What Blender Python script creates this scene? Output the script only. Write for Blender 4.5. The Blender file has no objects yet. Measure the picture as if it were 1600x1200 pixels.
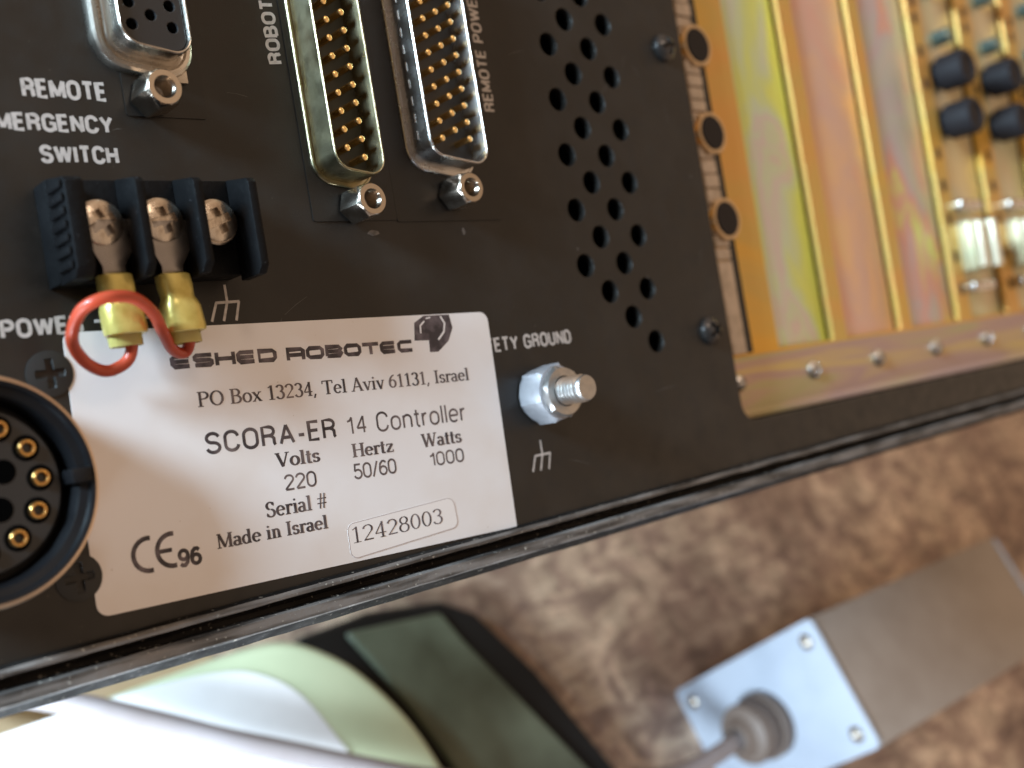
import bpy, bmesh, math, random
from mathutils import Vector, Matrix
random.seed(7)
PI = math.pi
S = 0.1                      # millimetres -> Blender units (1 unit = 1 cm)
SC = bpy.context.scene
SC.unit_settings.system = 'METRIC'
SC.unit_settings.scale_length = 0.01
COL = SC.collection

# The controller's rear panel has its own frame (x right, y up, z out of the panel, mm);
# PM turns it into the world, whose floor is the work table at z = 0.
PM3 = Matrix(((0.99953939, 0.01266161, 0.02758062), (0.0, 0.90880888, -0.41721267), (-0.03034809, 0.4170205, 0.90839028)))
PM = Matrix.Translation((0, 0, 197.8 * S)) @ PM3.to_4x4()
def pw(x, y, z): return PM @ Vector((x * S, y * S, z * S))

# ------------------------------------------------------------------ camera
RC = Matrix(((0.74226782, -0.16463875, 0.64956337), (0.11180167, 0.98618814, 0.12220208), (-0.66071088, -0.0180844, 0.7504226)))
cam = bpy.data.objects.new('camera', bpy.data.cameras.new('camera')); COL.objects.link(cam)
cam.matrix_world = Matrix.Translation(pw(-99.475, -40.199, 142.251)) @ (PM3 @ RC.transposed()).to_4x4()
cam.data.sensor_width = 36; cam.data.lens = 1770 / 1600 * 36
cam.data.clip_start = 0.1; cam.data.clip_end = 2000
cam.data.dof.use_dof = True
cam.data.dof.focus_distance = 16.3
cam.data.dof.aperture_fstop = 0.152
SC.camera = cam

# ------------------------------------------------------------------ light
w = bpy.data.worlds.new('World'); SC.world = w; w.use_nodes = True
nt = w.node_tree; nt.nodes.clear()
out = nt.nodes.new('ShaderNodeOutputWorld'); bg = nt.nodes.new('ShaderNodeBackground')
tc = nt.nodes.new('ShaderNodeTexCoord'); dot = nt.nodes.new('ShaderNodeVectorMath'); dot.operation = 'DOT_PRODUCT'
ax = PM3 @ Vector((0.82, 0.36, 0.45)); dot.inputs[1].default_value = ax
mr = nt.nodes.new('ShaderNodeMapRange'); mr.inputs[1].default_value = -1; mr.inputs[2].default_value = 1
rp = nt.nodes.new('ShaderNodeValToRGB')
e = rp.color_ramp.elements
e[0].position = 0.0; e[0].color = (0.10, 0.09, 0.10, 1)
e[1].position = 1.0; e[1].color = (0.66, 0.44, 0.28, 1)
for pos, c in ((0.35, (0.11, 0.09, 0.078)), (0.62, (0.36, 0.265, 0.20)), (0.82, (0.84, 0.60, 0.41))):
    x = e.new(pos); x.color = (*c, 1)
nz = nt.nodes.new('ShaderNodeTexNoise'); nz.inputs['Scale'].default_value = 2.2; nz.inputs['Detail'].default_value = 2
mx = nt.nodes.new('ShaderNodeMix'); mx.data_type = 'RGBA'; mx.blend_type = 'MULTIPLY'; mx.inputs[0].default_value = 0.6
r2 = nt.nodes.new('ShaderNodeValToRGB'); r2.color_ramp.elements[0].position = .35; r2.color_ramp.elements[1].position = .65
r2.color_ramp.elements[0].color = (.45, .45, .45, 1); r2.color_ramp.elements[1].color = (1.35, 1.35, 1.35, 1)
L = nt.links.new
L(tc.outputs['Generated'], dot.inputs[0]); L(dot.outputs['Value'], mr.inputs[0]); L(mr.outputs[0], rp.inputs[0])
L(tc.outputs['Generated'], nz.inputs['Vector']); L(nz.outputs[0], r2.inputs[0])
L(rp.outputs[0], mx.inputs[6]); L(r2.outputs[0], mx.inputs[7]); L(mx.outputs[2], bg.inputs[0]); L(bg.outputs[0], out.inputs[0])
bg.inputs[1].default_value = 0.98

def area(name, pos, target, sx, sy, power, color):
    l = bpy.data.lights.new(name, 'AREA'); l.shape = 'RECTANGLE'; l.size = sx * S; l.size_y = sy * S
    l.energy = power; l.color = color
    o = bpy.data.objects.new(name, l); COL.objects.link(o)
    o.location = pw(*pos); d = pw(*target) - o.location
    o.rotation_euler = d.to_track_quat('-Z', 'Y').to_euler()
    return o
area('window_light', (-500, 235, 128), (20, -40, 0), 120, 160, 88000, (0.64, 0.88, 1.06))
area('room_lamp', (-90, 420, 520), (60, -10, 0), 120, 120, 4500, (1.0, 0.80, 0.62))
area('table_fill_light', (-230, -170, -12), (150, -140, -190), 110, 60, 33000, (0.74, 0.88, 1.0))  # lamp added behind the panel plane to brighten only the table things

SC.view_settings.view_transform = 'Standard'; SC.view_settings.look = 'None'
SC.view_settings.exposure = 0; SC.view_settings.gamma = 1
SC.cycles.max_bounces = 8

# ------------------------------------------------------------------ materials
def mat(name, base, rough=.5, metal=0, noise=None, bump=None, spec=.5, coat=0, rvar=0, specks=None, trans=0, sss=0):
    """noise=(scale, second colour, low, high[, stretch]); bump=(scale, strength); specks=(scale, threshold, colour)"""
    m = bpy.data.materials.new(name); m.use_nodes = True
    t = m.node_tree; b = t.nodes['Principled BSDF']
    b.inputs['Base Color'].default_value = (*base, 1); b.inputs['Roughness'].default_value = rough
    b.inputs['Metallic'].default_value = metal; b.inputs['Specular IOR Level'].default_value = spec
    b.inputs['Coat Weight'].default_value = coat; b.inputs['Transmission Weight'].default_value = trans
    if sss: b.inputs['Subsurface Weight'].default_value = sss; b.inputs['Subsurface Radius'].default_value = (.12, .1, .04)
    co = t.nodes.new('ShaderNodeTexCoord').outputs['Object']
    src = None
    if noise:
        n = t.nodes.new('ShaderNodeTexNoise'); n.inputs['Scale'].default_value = noise[0]; n.inputs['Detail'].default_value = 5
        v = co
        if len(noise) > 4:
            mp = t.nodes.new('ShaderNodeMapping'); mp.inputs['Scale'].default_value = noise[4]; t.links.new(co, mp.inputs[0]); v = mp.outputs[0]
        t.links.new(v, n.inputs['Vector'])
        r = t.nodes.new('ShaderNodeValToRGB'); r.color_ramp.elements[0].position = noise[2]; r.color_ramp.elements[1].position = noise[3]
        r.color_ramp.elements[0].color = (*base, 1); r.color_ramp.elements[1].color = (*noise[1], 1)
        t.links.new(n.outputs[0], r.inputs[0]); src = r.outputs[0]
    if specks:
        n = t.nodes.new('ShaderNodeTexNoise'); n.inputs['Scale'].default_value = specks[0]; n.inputs['Detail'].default_value = 3
        t.links.new(co, n.inputs['Vector'])
        r = t.nodes.new('ShaderNodeValToRGB'); r.color_ramp.elements[0].position = specks[1]; r.color_ramp.elements[1].position = specks[1] + .05
        t.links.new(n.outputs[0], r.inputs[0])
        k = t.nodes.new('ShaderNodeMix'); k.data_type = 'RGBA'
        t.links.new(r.outputs[0], k.inputs[0]); k.inputs[7].default_value = (*specks[2], 1)
        if src: t.links.new(src, k.inputs[6])
        else: k.inputs[6].default_value = (*base, 1)
        src = k.outputs[2]
    if src: t.links.new(src, b.inputs['Base Color'])
    if rvar:
        n = t.nodes.new('ShaderNodeTexNoise'); n.inputs['Scale'].default_value = 3; n.inputs['Detail'].default_value = 6
        t.links.new(co, n.inputs['Vector'])
        q = t.nodes.new('ShaderNodeMapRange'); q.inputs[1].default_value = .3; q.inputs[2].default_value = .7
        q.inputs[3].default_value = max(.03, rough - rvar); q.inputs[4].default_value = rough + rvar
        t.links.new(n.outputs[0], q.inputs[0]); t.links.new(q.outputs[0], b.inputs['Roughness'])
    if bump:
        n = t.nodes.new('ShaderNodeTexNoise'); n.inputs['Scale'].default_value = bump[0]; n.inputs['Detail'].default_value = 3
        t.links.new(co, n.inputs['Vector'])
        u = t.nodes.new('ShaderNodeBump'); u.inputs['Strength'].default_value = bump[1]; u.inputs['Distance'].default_value = .02
        t.links.new(n.outputs[0], u.inputs['Height']); t.links.new(u.outputs[0], b.inputs['Normal'])
    return m

def zinc(name, cols, scale=(.22, .08, .3), rough=.38, metal=.75, seed=0.0, edge=0.0):
    """yellow passivated zinc: bands of interference colour that wander over the sheet"""
    m = bpy.data.materials.new(name); m.use_nodes = True
    t = m.node_tree; b = t.nodes['Principled BSDF']
    b.inputs['Metallic'].default_value = metal; b.inputs['Roughness'].default_value = rough
    co = t.nodes.new('ShaderNodeTexCoord').outputs['Object']
    mp = t.nodes.new('ShaderNodeMapping'); mp.inputs['Scale'].default_value = scale; mp.inputs['Location'].default_value = (seed, seed * .7, 0)
    t.links.new(co, mp.inputs[0])
    n = t.nodes.new('ShaderNodeTexNoise'); n.inputs['Scale'].default_value = 1.0; n.inputs['Detail'].default_value = 5.0; n.inputs['Roughness'].default_value = .55
    n.inputs['Distortion'].default_value = .6
    t.links.new(mp.outputs[0], n.inputs['Vector'])
    r = t.nodes.new('ShaderNodeValToRGB'); el = r.color_ramp.elements
    while len(el) < len(cols): el.new(.5)
    for i, c in enumerate(cols):
        el[i].position = .33 + .34 * i / max(1, len(cols) - 1); el[i].color = (*c, 1)
    fac = n.outputs[0]
    if edge:                                             # the film is thinner along the sheared edges
        g = t.nodes.new('ShaderNodeTexCoord').outputs['Generated']; sp = t.nodes.new('ShaderNodeSeparateXYZ'); t.links.new(g, sp.inputs[0])
        def math_(op, a, bb):
            q = t.nodes.new('ShaderNodeMath'); q.operation = op
            for i, v in enumerate((a, bb)):
                if isinstance(v, (int, float)): q.inputs[i].default_value = v
                else: t.links.new(v, q.inputs[i])
            return q.outputs[0]
        d = math_('ABSOLUTE', math_('SUBTRACT', sp.outputs[0], .5), 0)
        fac = math_('SUBTRACT', fac, math_('MULTIPLY', math_('POWER', math_('MULTIPLY', d, 2), 3), edge))
    t.links.new(fac, r.inputs[0]); t.links.new(r.outputs[0], b.inputs['Base Color'])
    f = t.nodes.new('ShaderNodeTexNoise'); f.inputs['Scale'].default_value = 9; f.inputs['Detail'].default_value = 4
    t.links.new(co, f.inputs['Vector'])
    q = t.nodes.new('ShaderNodeMapRange'); q.inputs[3].default_value = rough - .1; q.inputs[4].default_value = rough + .14
    t.links.new(f.outputs[0], q.inputs[0]); t.links.new(q.outputs[0], b.inputs['Roughness'])
    return m

M = {}
M['panel'] = mat('black_panel_paint', (.0120, .0102, .0088), .42, spec=.4, noise=(.9, (.019, .0165, .0145), .45, .75), bump=(42, .10), rvar=.11, specks=(24, .722, (.10, .085, .07)))
M['plate'] = mat('black_flange_finish', (.0105, .0090, .0078), .42, spec=.4, bump=(42, .08), rvar=.05)
M['rail'] = mat('worn_black_anodising', (.008, .0075, .0075), .58, noise=(1.6, (.022, .020, .019), .5, .75, (.5, 3, 3)), bump=(14, .25), rvar=.12, spec=.08, specks=(15, .645, (.13, .12, .105)))
M['silk'] = mat('white_screen_print', (.50, .46, .44), .55, noise=(14, (.36, .33, .31), .45, .75))
M['label'] = mat('label_paper', (.755, .728, .735), .42, noise=(.55, (.68, .61, .57), .48, .85), bump=(3.5, .07), coat=.08, specks=(12, .735, (.52, .46, .42)))
M['serial'] = mat('serial_label_paper', (.78, .74, .73), .35, coat=.15)
M['serial_edge'] = mat('serial_label_edge', (.42, .36, .36), .5)
M['ink'] = mat('faded_black_ink', (.035, .027, .032), .6, noise=(2.2, (.22, .17, .165), .42, .78))
M['ink_strong'] = mat('black_ink', (.03, .024, .03), .55, noise=(4, (.17, .135, .15), .44, .72))
M['nickel'] = mat('dull_nickel', (.54, .50, .45), .27, 1, noise=(3, (.42, .38, .33), .4, .7), bump=(30, .05), rvar=.08)
M['olive'] = mat('olive_chromated_steel', (.42, .375, .245), .34, 1, noise=(4, (.31, .27, .165), .4, .7), bump=(36, .12), rvar=.10)
M['bright'] = mat('bright_tin_plate', (.66, .64, .62), .26, 1, bump=(25, .05), rvar=.06)
M['standoff'] = mat('nickel_jackscrew', (.52, .46, .39), .24, 1, rvar=.07, bump=(30, .04))
M['gold'] = mat('gold_plate', (.96, .68, .30), .22, 1, rvar=.05)
M['gold_dark'] = mat('worn_gold_plate', (.72, .42, .14), .30, 1, rvar=.06)
M['insul'] = mat('black_glass_filled_nylon', (.016, .016, .017), .38, bump=(30, .1))
M['insul_green'] = mat('dark_olive_insulator', (.018, .018, .012), .45, bump=(30, .1))
M['bake'] = mat('black_bakelite', (.0045, .0045, .005), .50, bump=(13, .4), rvar=.12, spec=.10, specks=(22, .72, (.07, .07, .075)))
M['hole_shade'] = mat('painted_hole_shade', (.002, .002, .002), 1, spec=0)  # flat black for the shade inside small holes
M['screwhead'] = mat('stained_nickel_screw', (.60, .53, .45), .28, 1, noise=(7, (.34, .27, .21), .4, .72), bump=(20, .2), rvar=.1)
M['tongue'] = mat('tinned_terminal', (.30, .275, .26), .34, 1, rvar=.1)
M['yellow'] = mat('yellow_vinyl_sleeve', (.66, .56, .17), .30, .45, noise=(5, (.52, .42, .10), .4, .7), bump=(9, .35), coat=.35)
M['yellow_thin'] = mat('thin_yellow_vinyl', (.66, .58, .18), .28, trans=.45, coat=.3)
M['red'] = mat('red_pvc_insulation', (.47, .060, .024), .38, noise=(3, (.38, .045, .018), .4, .7), coat=.1, bump=(24, .05))
M['zincbolt'] = mat('bright_zinc', (.46, .45, .44), .44, 1, noise=(6, (.36, .36, .36), .4, .7), bump=(22, .10), rvar=.08)
M['zincdull'] = mat('dull_zinc_nut', (.33, .33, .355), .50, .35, noise=(5, (.26, .26, .28), .4, .7), bump=(16, .18), rvar=.08)
M['blackscrew'] = mat('black_oxide_screw', (.075, .07, .068), .26, .85, rvar=.08)
M['rim'] = mat('worn_bare_metal_rim', (.60, .47, .36), .34, 1, rvar=.1)
M['connblack'] = mat('black_anodised_shell', (.006, .006, .007), .38, rvar=.08, spec=.2)
M['cage'] = zinc('orange_yellow_passivated_sheet', [(.74, .42, .065), (.78, .45, .07), (.64, .44, .12), (.72, .40, .11), (.68, .45, .10)], (.05, .16, .2), .42, .45, 1.3)
M['flange'] = zinc('mauve_olive_passivated_flange', [(.42, .40, .20), (.48, .42, .24), (.50, .36, .28), (.46, .32, .30), (.56, .42, .24), (.62, .48, .20)], (.10, 1.1, .2), .40, .5, 4.4)
M['z1'] = zinc('green_grey_passivated_cover', [(.72, .80, .22), (.66, .76, .32), (.62, .72, .54), (.68, .60, .58), (.62, .70, .50), (.68, .58, .54)], (.55, .26, .3), .40, .5, 3.1, .30)
M['z2'] = zinc('salmon_passivated_cover', [(.82, .62, .30), (.82, .54, .34), (.72, .50, .42), (.76, .46, .38), (.84, .58, .30)], (.42, .24, .3), .40, .5, 8.3, .10)
M['z3'] = zinc('lilac_grey_passivated_cover', [(.70, .44, .46), (.64, .56, .54), (.56, .58, .54), (.58, .52, .56), (.74, .42, .38), (.72, .76, .28)], (.42, .26, .3), .40, .5, 5.9)
M['z4'] = zinc('tan_passivated_bracket', [(.78, .64, .34), (.70, .60, .40), (.64, .64, .42), (.74, .56, .40)], (.30, .15, .3), .40, .5, 2.2)
M['strip'] = mat('beige_gasket', (.62, .52, .43), .6, noise=(5, (.46, .38, .30), .4, .7), bump=(12, .2))
M['nut'] = mat('beige_plated_nut', (.68, .52, .34), .34, .9, rvar=.08)
M['rubber_and_shade'] = mat('black_rubber_and_notch_shade', (.022, .020, .023), .6, bump=(14, .2), spec=.2)  # also colours the pads that imitate shade in the cage notches
M['teal'] = mat('blue_passivated_standoff', (.20, .30, .30), .35, .9)
M['lit_wear'] = mat('scuffed_lit_ridge', (.17, .16, .155), .5, noise=(2.6, (.03, .028, .027), .40, .62, (.30, 3, 3)), bump=(16, .3), rvar=.12, specks=(15, .65, (.34, .33, .30)))  # wear and painted-in reflection together lighten the ridge tops
M['scuff'] = mat('rubbed_paint', (.14, .13, .125), .6, noise=(9, (.05, .045, .042), .4, .7))
M['cream'] = mat('cream_glare', (.85, .80, .62), .35, .2)  # pale colour stands in for glare on the card sockets
M['house'] = mat('black_housing', (.012, .012, .012), .6)
M['bluepl'] = mat('pale_blue_painted_plate', (.41, .475, .57), .38, bump=(6, .08), noise=(.8, (.36, .42, .51), .4, .7), specks=(5, .70, (.30, .33, .37)))
M['taupe'] = mat('taupe_painted_case', (.40, .35, .31), .5, bump=(30, .12), noise=(.9, (.35, .30, .26), .35, .7))
M['gland'] = mat('grey_nylon_gland', (.16, .125, .105), .55, bump=(8, .2))
M['cable'] = mat('grey_cable_jacket', (.30, .27, .275), .42, noise=(.5, (.25, .215, .21), .4, .7))
M['palegreen'] = mat('pale_green_plastic', (.62, .70, .47), .4, noise=(.6, (.57, .66, .44), .4, .7))
M['darkgreen'] = mat('dull_green_case', (.145, .168, .115), .45, noise=(.35, (.065, .072, .045), .35, .7))
M['tan'] = mat('tan_card', (.52, .36, .22), .6, noise=(.8, (.46, .31, .18), .4, .7))
M['shade_border'] = mat('black_shade_border', (.012, .011, .010), .6, bump=(6, .2), spec=.2)  # black that stands in for shade around the green case
M['white'] = mat('white_paper', (.87, .87, .88), .6, noise=(.8, (.82, .82, .83), .4, .7), bump=(1.2, .3))

def board():
    m = bpy.data.materials.new('mottled_chipboard'); m.use_nodes = True
    t = m.node_tree; b = t.nodes['Principled BSDF']; b.inputs['Roughness'].default_value = .55
    co = t.nodes.new('ShaderNodeTexCoord').outputs['Object']
    n = t.nodes.new('ShaderNodeTexNoise'); n.inputs['Scale'].default_value = 1.15; n.inputs['Detail'].default_value = 6; n.inputs['Roughness'].default_value = .56; n.inputs['Distortion'].default_value = .9
    m0 = t.nodes.new('ShaderNodeMapping'); m0.inputs['Scale'].default_value = (.62, 1.25, 1); m0.inputs['Rotation'].default_value = (0, 0, -.5)
    t.links.new(co, m0.inputs[0]); t.links.new(m0.outputs[0], n.inputs['Vector'])
    r = t.nodes.new('ShaderNodeValToRGB'); el = r.color_ramp.elements
    el[0].position = .30; el[0].color = (.22, .155, .125, 1); el[1].position = .70; el[1].color = (.66, .53, .40, 1)
    x = el.new(.43); x.color = (.34, .24, .185, 1); x = el.new(.55); x.color = (.50, .38, .28, 1)
    t.links.new(n.outputs[0], r.inputs[0])
    n2 = t.nodes.new('ShaderNodeTexNoise'); n2.inputs['Scale'].default_value = .16; n2.inputs['Detail'].default_value = 2
    t.links.new(co, n2.inputs['Vector'])
    r3 = t.nodes.new('ShaderNodeValToRGB'); r3.color_ramp.elements[0].position = .38; r3.color_ramp.elements[1].position = .62
    r3.color_ramp.elements[0].color = (.66, .60, .60, 1); r3.color_ramp.elements[1].color = (1.2, 1.18, 1.15, 1)
    t.links.new(n2.outputs[0], r3.inputs[0])
    k = t.nodes.new('ShaderNodeMix'); k.data_type = 'RGBA'; k.blend_type = 'MULTIPLY'; k.inputs[0].default_value = 1
    t.links.new(r.outputs[0], k.inputs[6]); t.links.new(r3.outputs[0], k.inputs[7])
    v = t.nodes.new('ShaderNodeTexVoronoi'); v.inputs['Scale'].default_value = 1.5; v.inputs['Randomness'].default_value = 1
    mp = t.nodes.new('ShaderNodeMapping'); mp.inputs['Scale'].default_value = (1, .55, 1); mp.inputs['Rotation'].default_value = (0, 0, .6)
    t.links.new(co, mp.inputs[0]); t.links.new(mp.outputs[0], v.inputs['Vector'])
    h = t.nodes.new('ShaderNodeHueSaturation'); t.links.new(k.outputs[2], h.inputs['Color'])
    q = t.nodes.new('ShaderNodeMapRange'); q.inputs[3].default_value = .78; q.inputs[4].default_value = 1.25
    sp = t.nodes.new('ShaderNodeSeparateColor'); t.links.new(v.outputs['Color'], sp.inputs[0]); t.links.new(sp.outputs[0], q.inputs[0])
    t.links.new(q.outputs[0], h.inputs['Value']); t.links.new(h.outputs[0], b.inputs['Base Color'])
    return m
M['board'] = board()

# ------------------------------------------------------------------ mesh helpers (all in mm)
class MB:
    def __init__(s): s.v = []; s.f = []; s.mi = []; s.k = 0
    def add(s, vs, fs, mi=0):
        o = len(s.v); s.v += [tuple(p) for p in vs]; s.f += [tuple(i + o for i in f) for f in fs]; s.mi += [mi] * len(fs)
        return s
    def box(s, x0, x1, y0, y1, z0, z1, mi=0):
        vs = [(x, y, z) for z in (z0, z1) for y in (y0, y1) for x in (x0, x1)]
        return s.add(vs, [(0, 2, 3, 1), (4, 5, 7, 6), (0, 1, 5, 4), (2, 6, 7, 3), (0, 4, 6, 2), (1, 3, 7, 5)], mi)
    def loft(s, rings, mi=0, cap0=True, cap1=True):
        n = len(rings[0]); vs = [p for r in rings for p in r]; fs = []
        for a in range(len(rings) - 1):
            for i in range(n):
                j = (i + 1) % n; fs.append((a * n + i, a * n + j, a * n + n + j, a * n + n + i))
        if cap0: fs.append(tuple(reversed(range(n))))
        if cap1: fs.append(tuple(range((len(rings) - 1) * n, len(rings) * n)))
        return s.add(vs, fs, mi)
    def prism(s, poly, z0, z1, mi=0, ch=0):
        if ch: return s.loft([[(x, y, z0) for x, y in poly], [(x, y, z1 - ch) for x, y in poly], [(x, y, z1) for x, y in inset(poly, ch)]], mi)
        return s.loft([[(x, y, z) for x, y in poly] for z in (z0, z1)], mi)
    def lathe(s, prof, c=(0, 0), n=40, mi=0, cap0=False, cap1=False):
        return s.loft([[(c[0] + r * math.cos(2 * PI * i / n), c[1] + r * math.sin(2 * PI * i / n), z) for i in range(n)] for r, z in prof], mi, cap0, cap1)
    def poly(s, pts, z, mi=0):
        return s.add([(x, y, z) for x, y in pts], [tuple(range(len(pts)))], mi)
    def tube(s, path, r, n=14, mi=0, sy=1.0, cap=True):
        P = [Vector(p) for p in path]; rings = []; prev = None
        for i, p in enumerate(P):
            d = (P[min(i + 1, len(P) - 1)] - P[max(i - 1, 0)]).normalized()
            if prev is None:
                u = d.orthogonal().normalized()
            else:
                u = (prev - d * prev.dot(d)).normalized()
            prev = u; vv = d.cross(u)
            rr = r[i] if isinstance(r, (list, tuple)) else r
            rings.append([p + u * rr * math.cos(2 * PI * k / n) + vv * rr * sy * math.sin(2 * PI * k / n) for k in range(n)])
        return s.loft(rings, mi, cap, cap)
    def build(s, name, mats, parent=None, off=(0, 0, 0), bevel=0, angle=35, seg=2, loc=None):
        me = bpy.data.meshes.new(name)
        me.from_pydata([((x - off[0]) * S, (y - off[1]) * S, (z - off[2]) * S) for x, y, z in s.v], [], s.f)
        for m in (mats if isinstance(mats, (list, tuple)) else [mats]): me.materials.append(m)
        me.polygons.foreach_set('material_index', s.mi)
        bm = bmesh.new(); bm.from_mesh(me)
        if bevel:
            bmesh.ops.recalc_face_normals(bm, faces=bm.faces)
            es = [e for e in bm.edges if len(e.link_faces) == 2 and e.calc_face_angle(0) > math.radians(30)]
            bmesh.ops.bevel(bm, geom=es, offset=bevel * S, segments=seg, profile=.5, affect='EDGES', clamp_overlap=True)
        bm.to_mesh(me); bm.free()
        me.polygons.foreach_set('use_smooth', [True] * len(me.polygons))
        me.set_sharp_from_angle(angle=math.radians(angle))
        o = bpy.data.objects.new(name, me); COL.objects.link(o)
        if parent: o.parent = parent
        if loc: o.location = [c * S for c in loc]
        return o

def inset(poly, d):
    n = len(poly); out = []
    A = sum(poly[i][0] * poly[(i + 1) % n][1] - poly[(i + 1) % n][0] * poly[i][1] for i in range(n))
    sg = 1 if A > 0 else -1
    for i in range(n):
        p0, p1, p2 = (Vector(poly[(i + k) % n]) for k in (-1, 0, 1))
        a = (p1 - p0).normalized(); b = (p2 - p1).normalized()
        n1 = Vector((-a.y, a.x)) * sg; n2 = Vector((-b.y, b.x)) * sg
        m = n1 + n2
        out.append(tuple(p1 + m * (d / max(.2, 1 + n1.dot(n2)))))
    return out
def rpoly(pts, r, n=6):
    out = []; N = len(pts)
    rs = r if isinstance(r, (list, tuple)) else [r] * N
    for i in range(N):
        p0, p1, p2 = (Vector(pts[(i + k) % N]) for k in (-1, 0, 1))
        a = (p0 - p1).normalized(); b = (p2 - p1).normalized(); rr = rs[i]
        if rr <= 0: out.append(tuple(p1)); continue
        th = a.angle(b); t = rr / math.tan(th / 2); c = p1 + (a + b).normalized() * (rr / math.sin(th / 2))
        s0 = p1 + a * t - c; s1 = p1 + b * t - c
        a0 = math.atan2(s0.y, s0.x); da = math.atan2(s1.y, s1.x) - a0
        da = (da + PI) % (2 * PI) - PI
        for k in range(n + 1): out.append((c.x + rr * math.cos(a0 + da * k / n), c.y + rr * math.sin(a0 + da * k / n)))
    return out
def rect(x0, x1, y0, y1): return [(x0, y0), (x1, y0), (x1, y1), (x0, y1)]
def circ(x, y, r, n=24, ph=0): return [(x + r * math.cos(ph + 2 * PI * i / n), y + r * math.sin(ph + 2 * PI * i / n)) for i in range(n)]
def hexa(x, y, af, ph=0): return circ(x, y, af / 2 / math.cos(PI / 6), 6, ph)

def curve_mesh(cu):
    o = bpy.data.objects.new('tmp', cu); COL.objects.link(o)
    dg = bpy.context.evaluated_depsgraph_get(); dg.update()
    me = bpy.data.meshes.new_from_object(o.evaluated_get(dg))
    bpy.data.objects.remove(o); return me
def sheet(outer, holes, z0, z1, mb, mi=0, bev=.25):
    """flat sheet with real holes"""
    cu = bpy.data.curves.new('sheet', 'CURVE'); cu.dimensions = '2D'; cu.fill_mode = 'BOTH'
    for loop in [outer] + holes:
        sp = cu.splines.new('POLY'); sp.points.add(len(loop) - 1); sp.use_cyclic_u = True
        for p, (x, y) in zip(sp.points, loop): p.co = (x, y, 0, 1)
    cu.extrude = (z1 - z0) / 2 - bev; cu.bevel_depth = bev; cu.bevel_resolution = 1; cu.offset = -bev
    me = curve_mesh(cu); zc = (z0 + z1) / 2
    mb.add([(v.co.x, v.co.y, v.co.z + zc) for v in me.vertices], [tuple(p.vertices) for p in me.polygons], mi)
    bpy.data.meshes.remove(me)

def stroke(mb, pts, wd, z, mi, tf=lambda x, y: (x, y), closed=False):
    """flat ribbon along a polyline; wd is a width or a list of widths"""
    n = len(pts); P = [Vector(p) for p in pts]; Lf = []; Rt = []
    for i in range(n):
        a = P[i - 1] if (i or closed) else P[i]; b = P[(i + 1) % n] if (i < n - 1 or closed) else P[i]
        d = (b - a).normalized(); nn = Vector((-d.y, d.x)); ww = wd[i] if isinstance(wd, (list, tuple)) else wd
        k = 1.0
        if 0 < i < n - 1 or closed:
            e1 = (P[i] - P[i - 1]).normalized(); k = min(1.45, 1 / max(.5, abs(nn.dot(Vector((-e1.y, e1.x))))))
        Lf.append(P[i] + nn * ww / 2 * k); Rt.append(P[i] - nn * ww / 2 * k)
    vs = [(*tf(*p), z) for p in Lf] + [(*tf(*p), z) for p in Rt]
    m = n if closed else n - 1
    mb.add(vs, [(i, n + i, n + (i + 1) % n, (i + 1) % n) for i in range(m)], mi)

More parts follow.
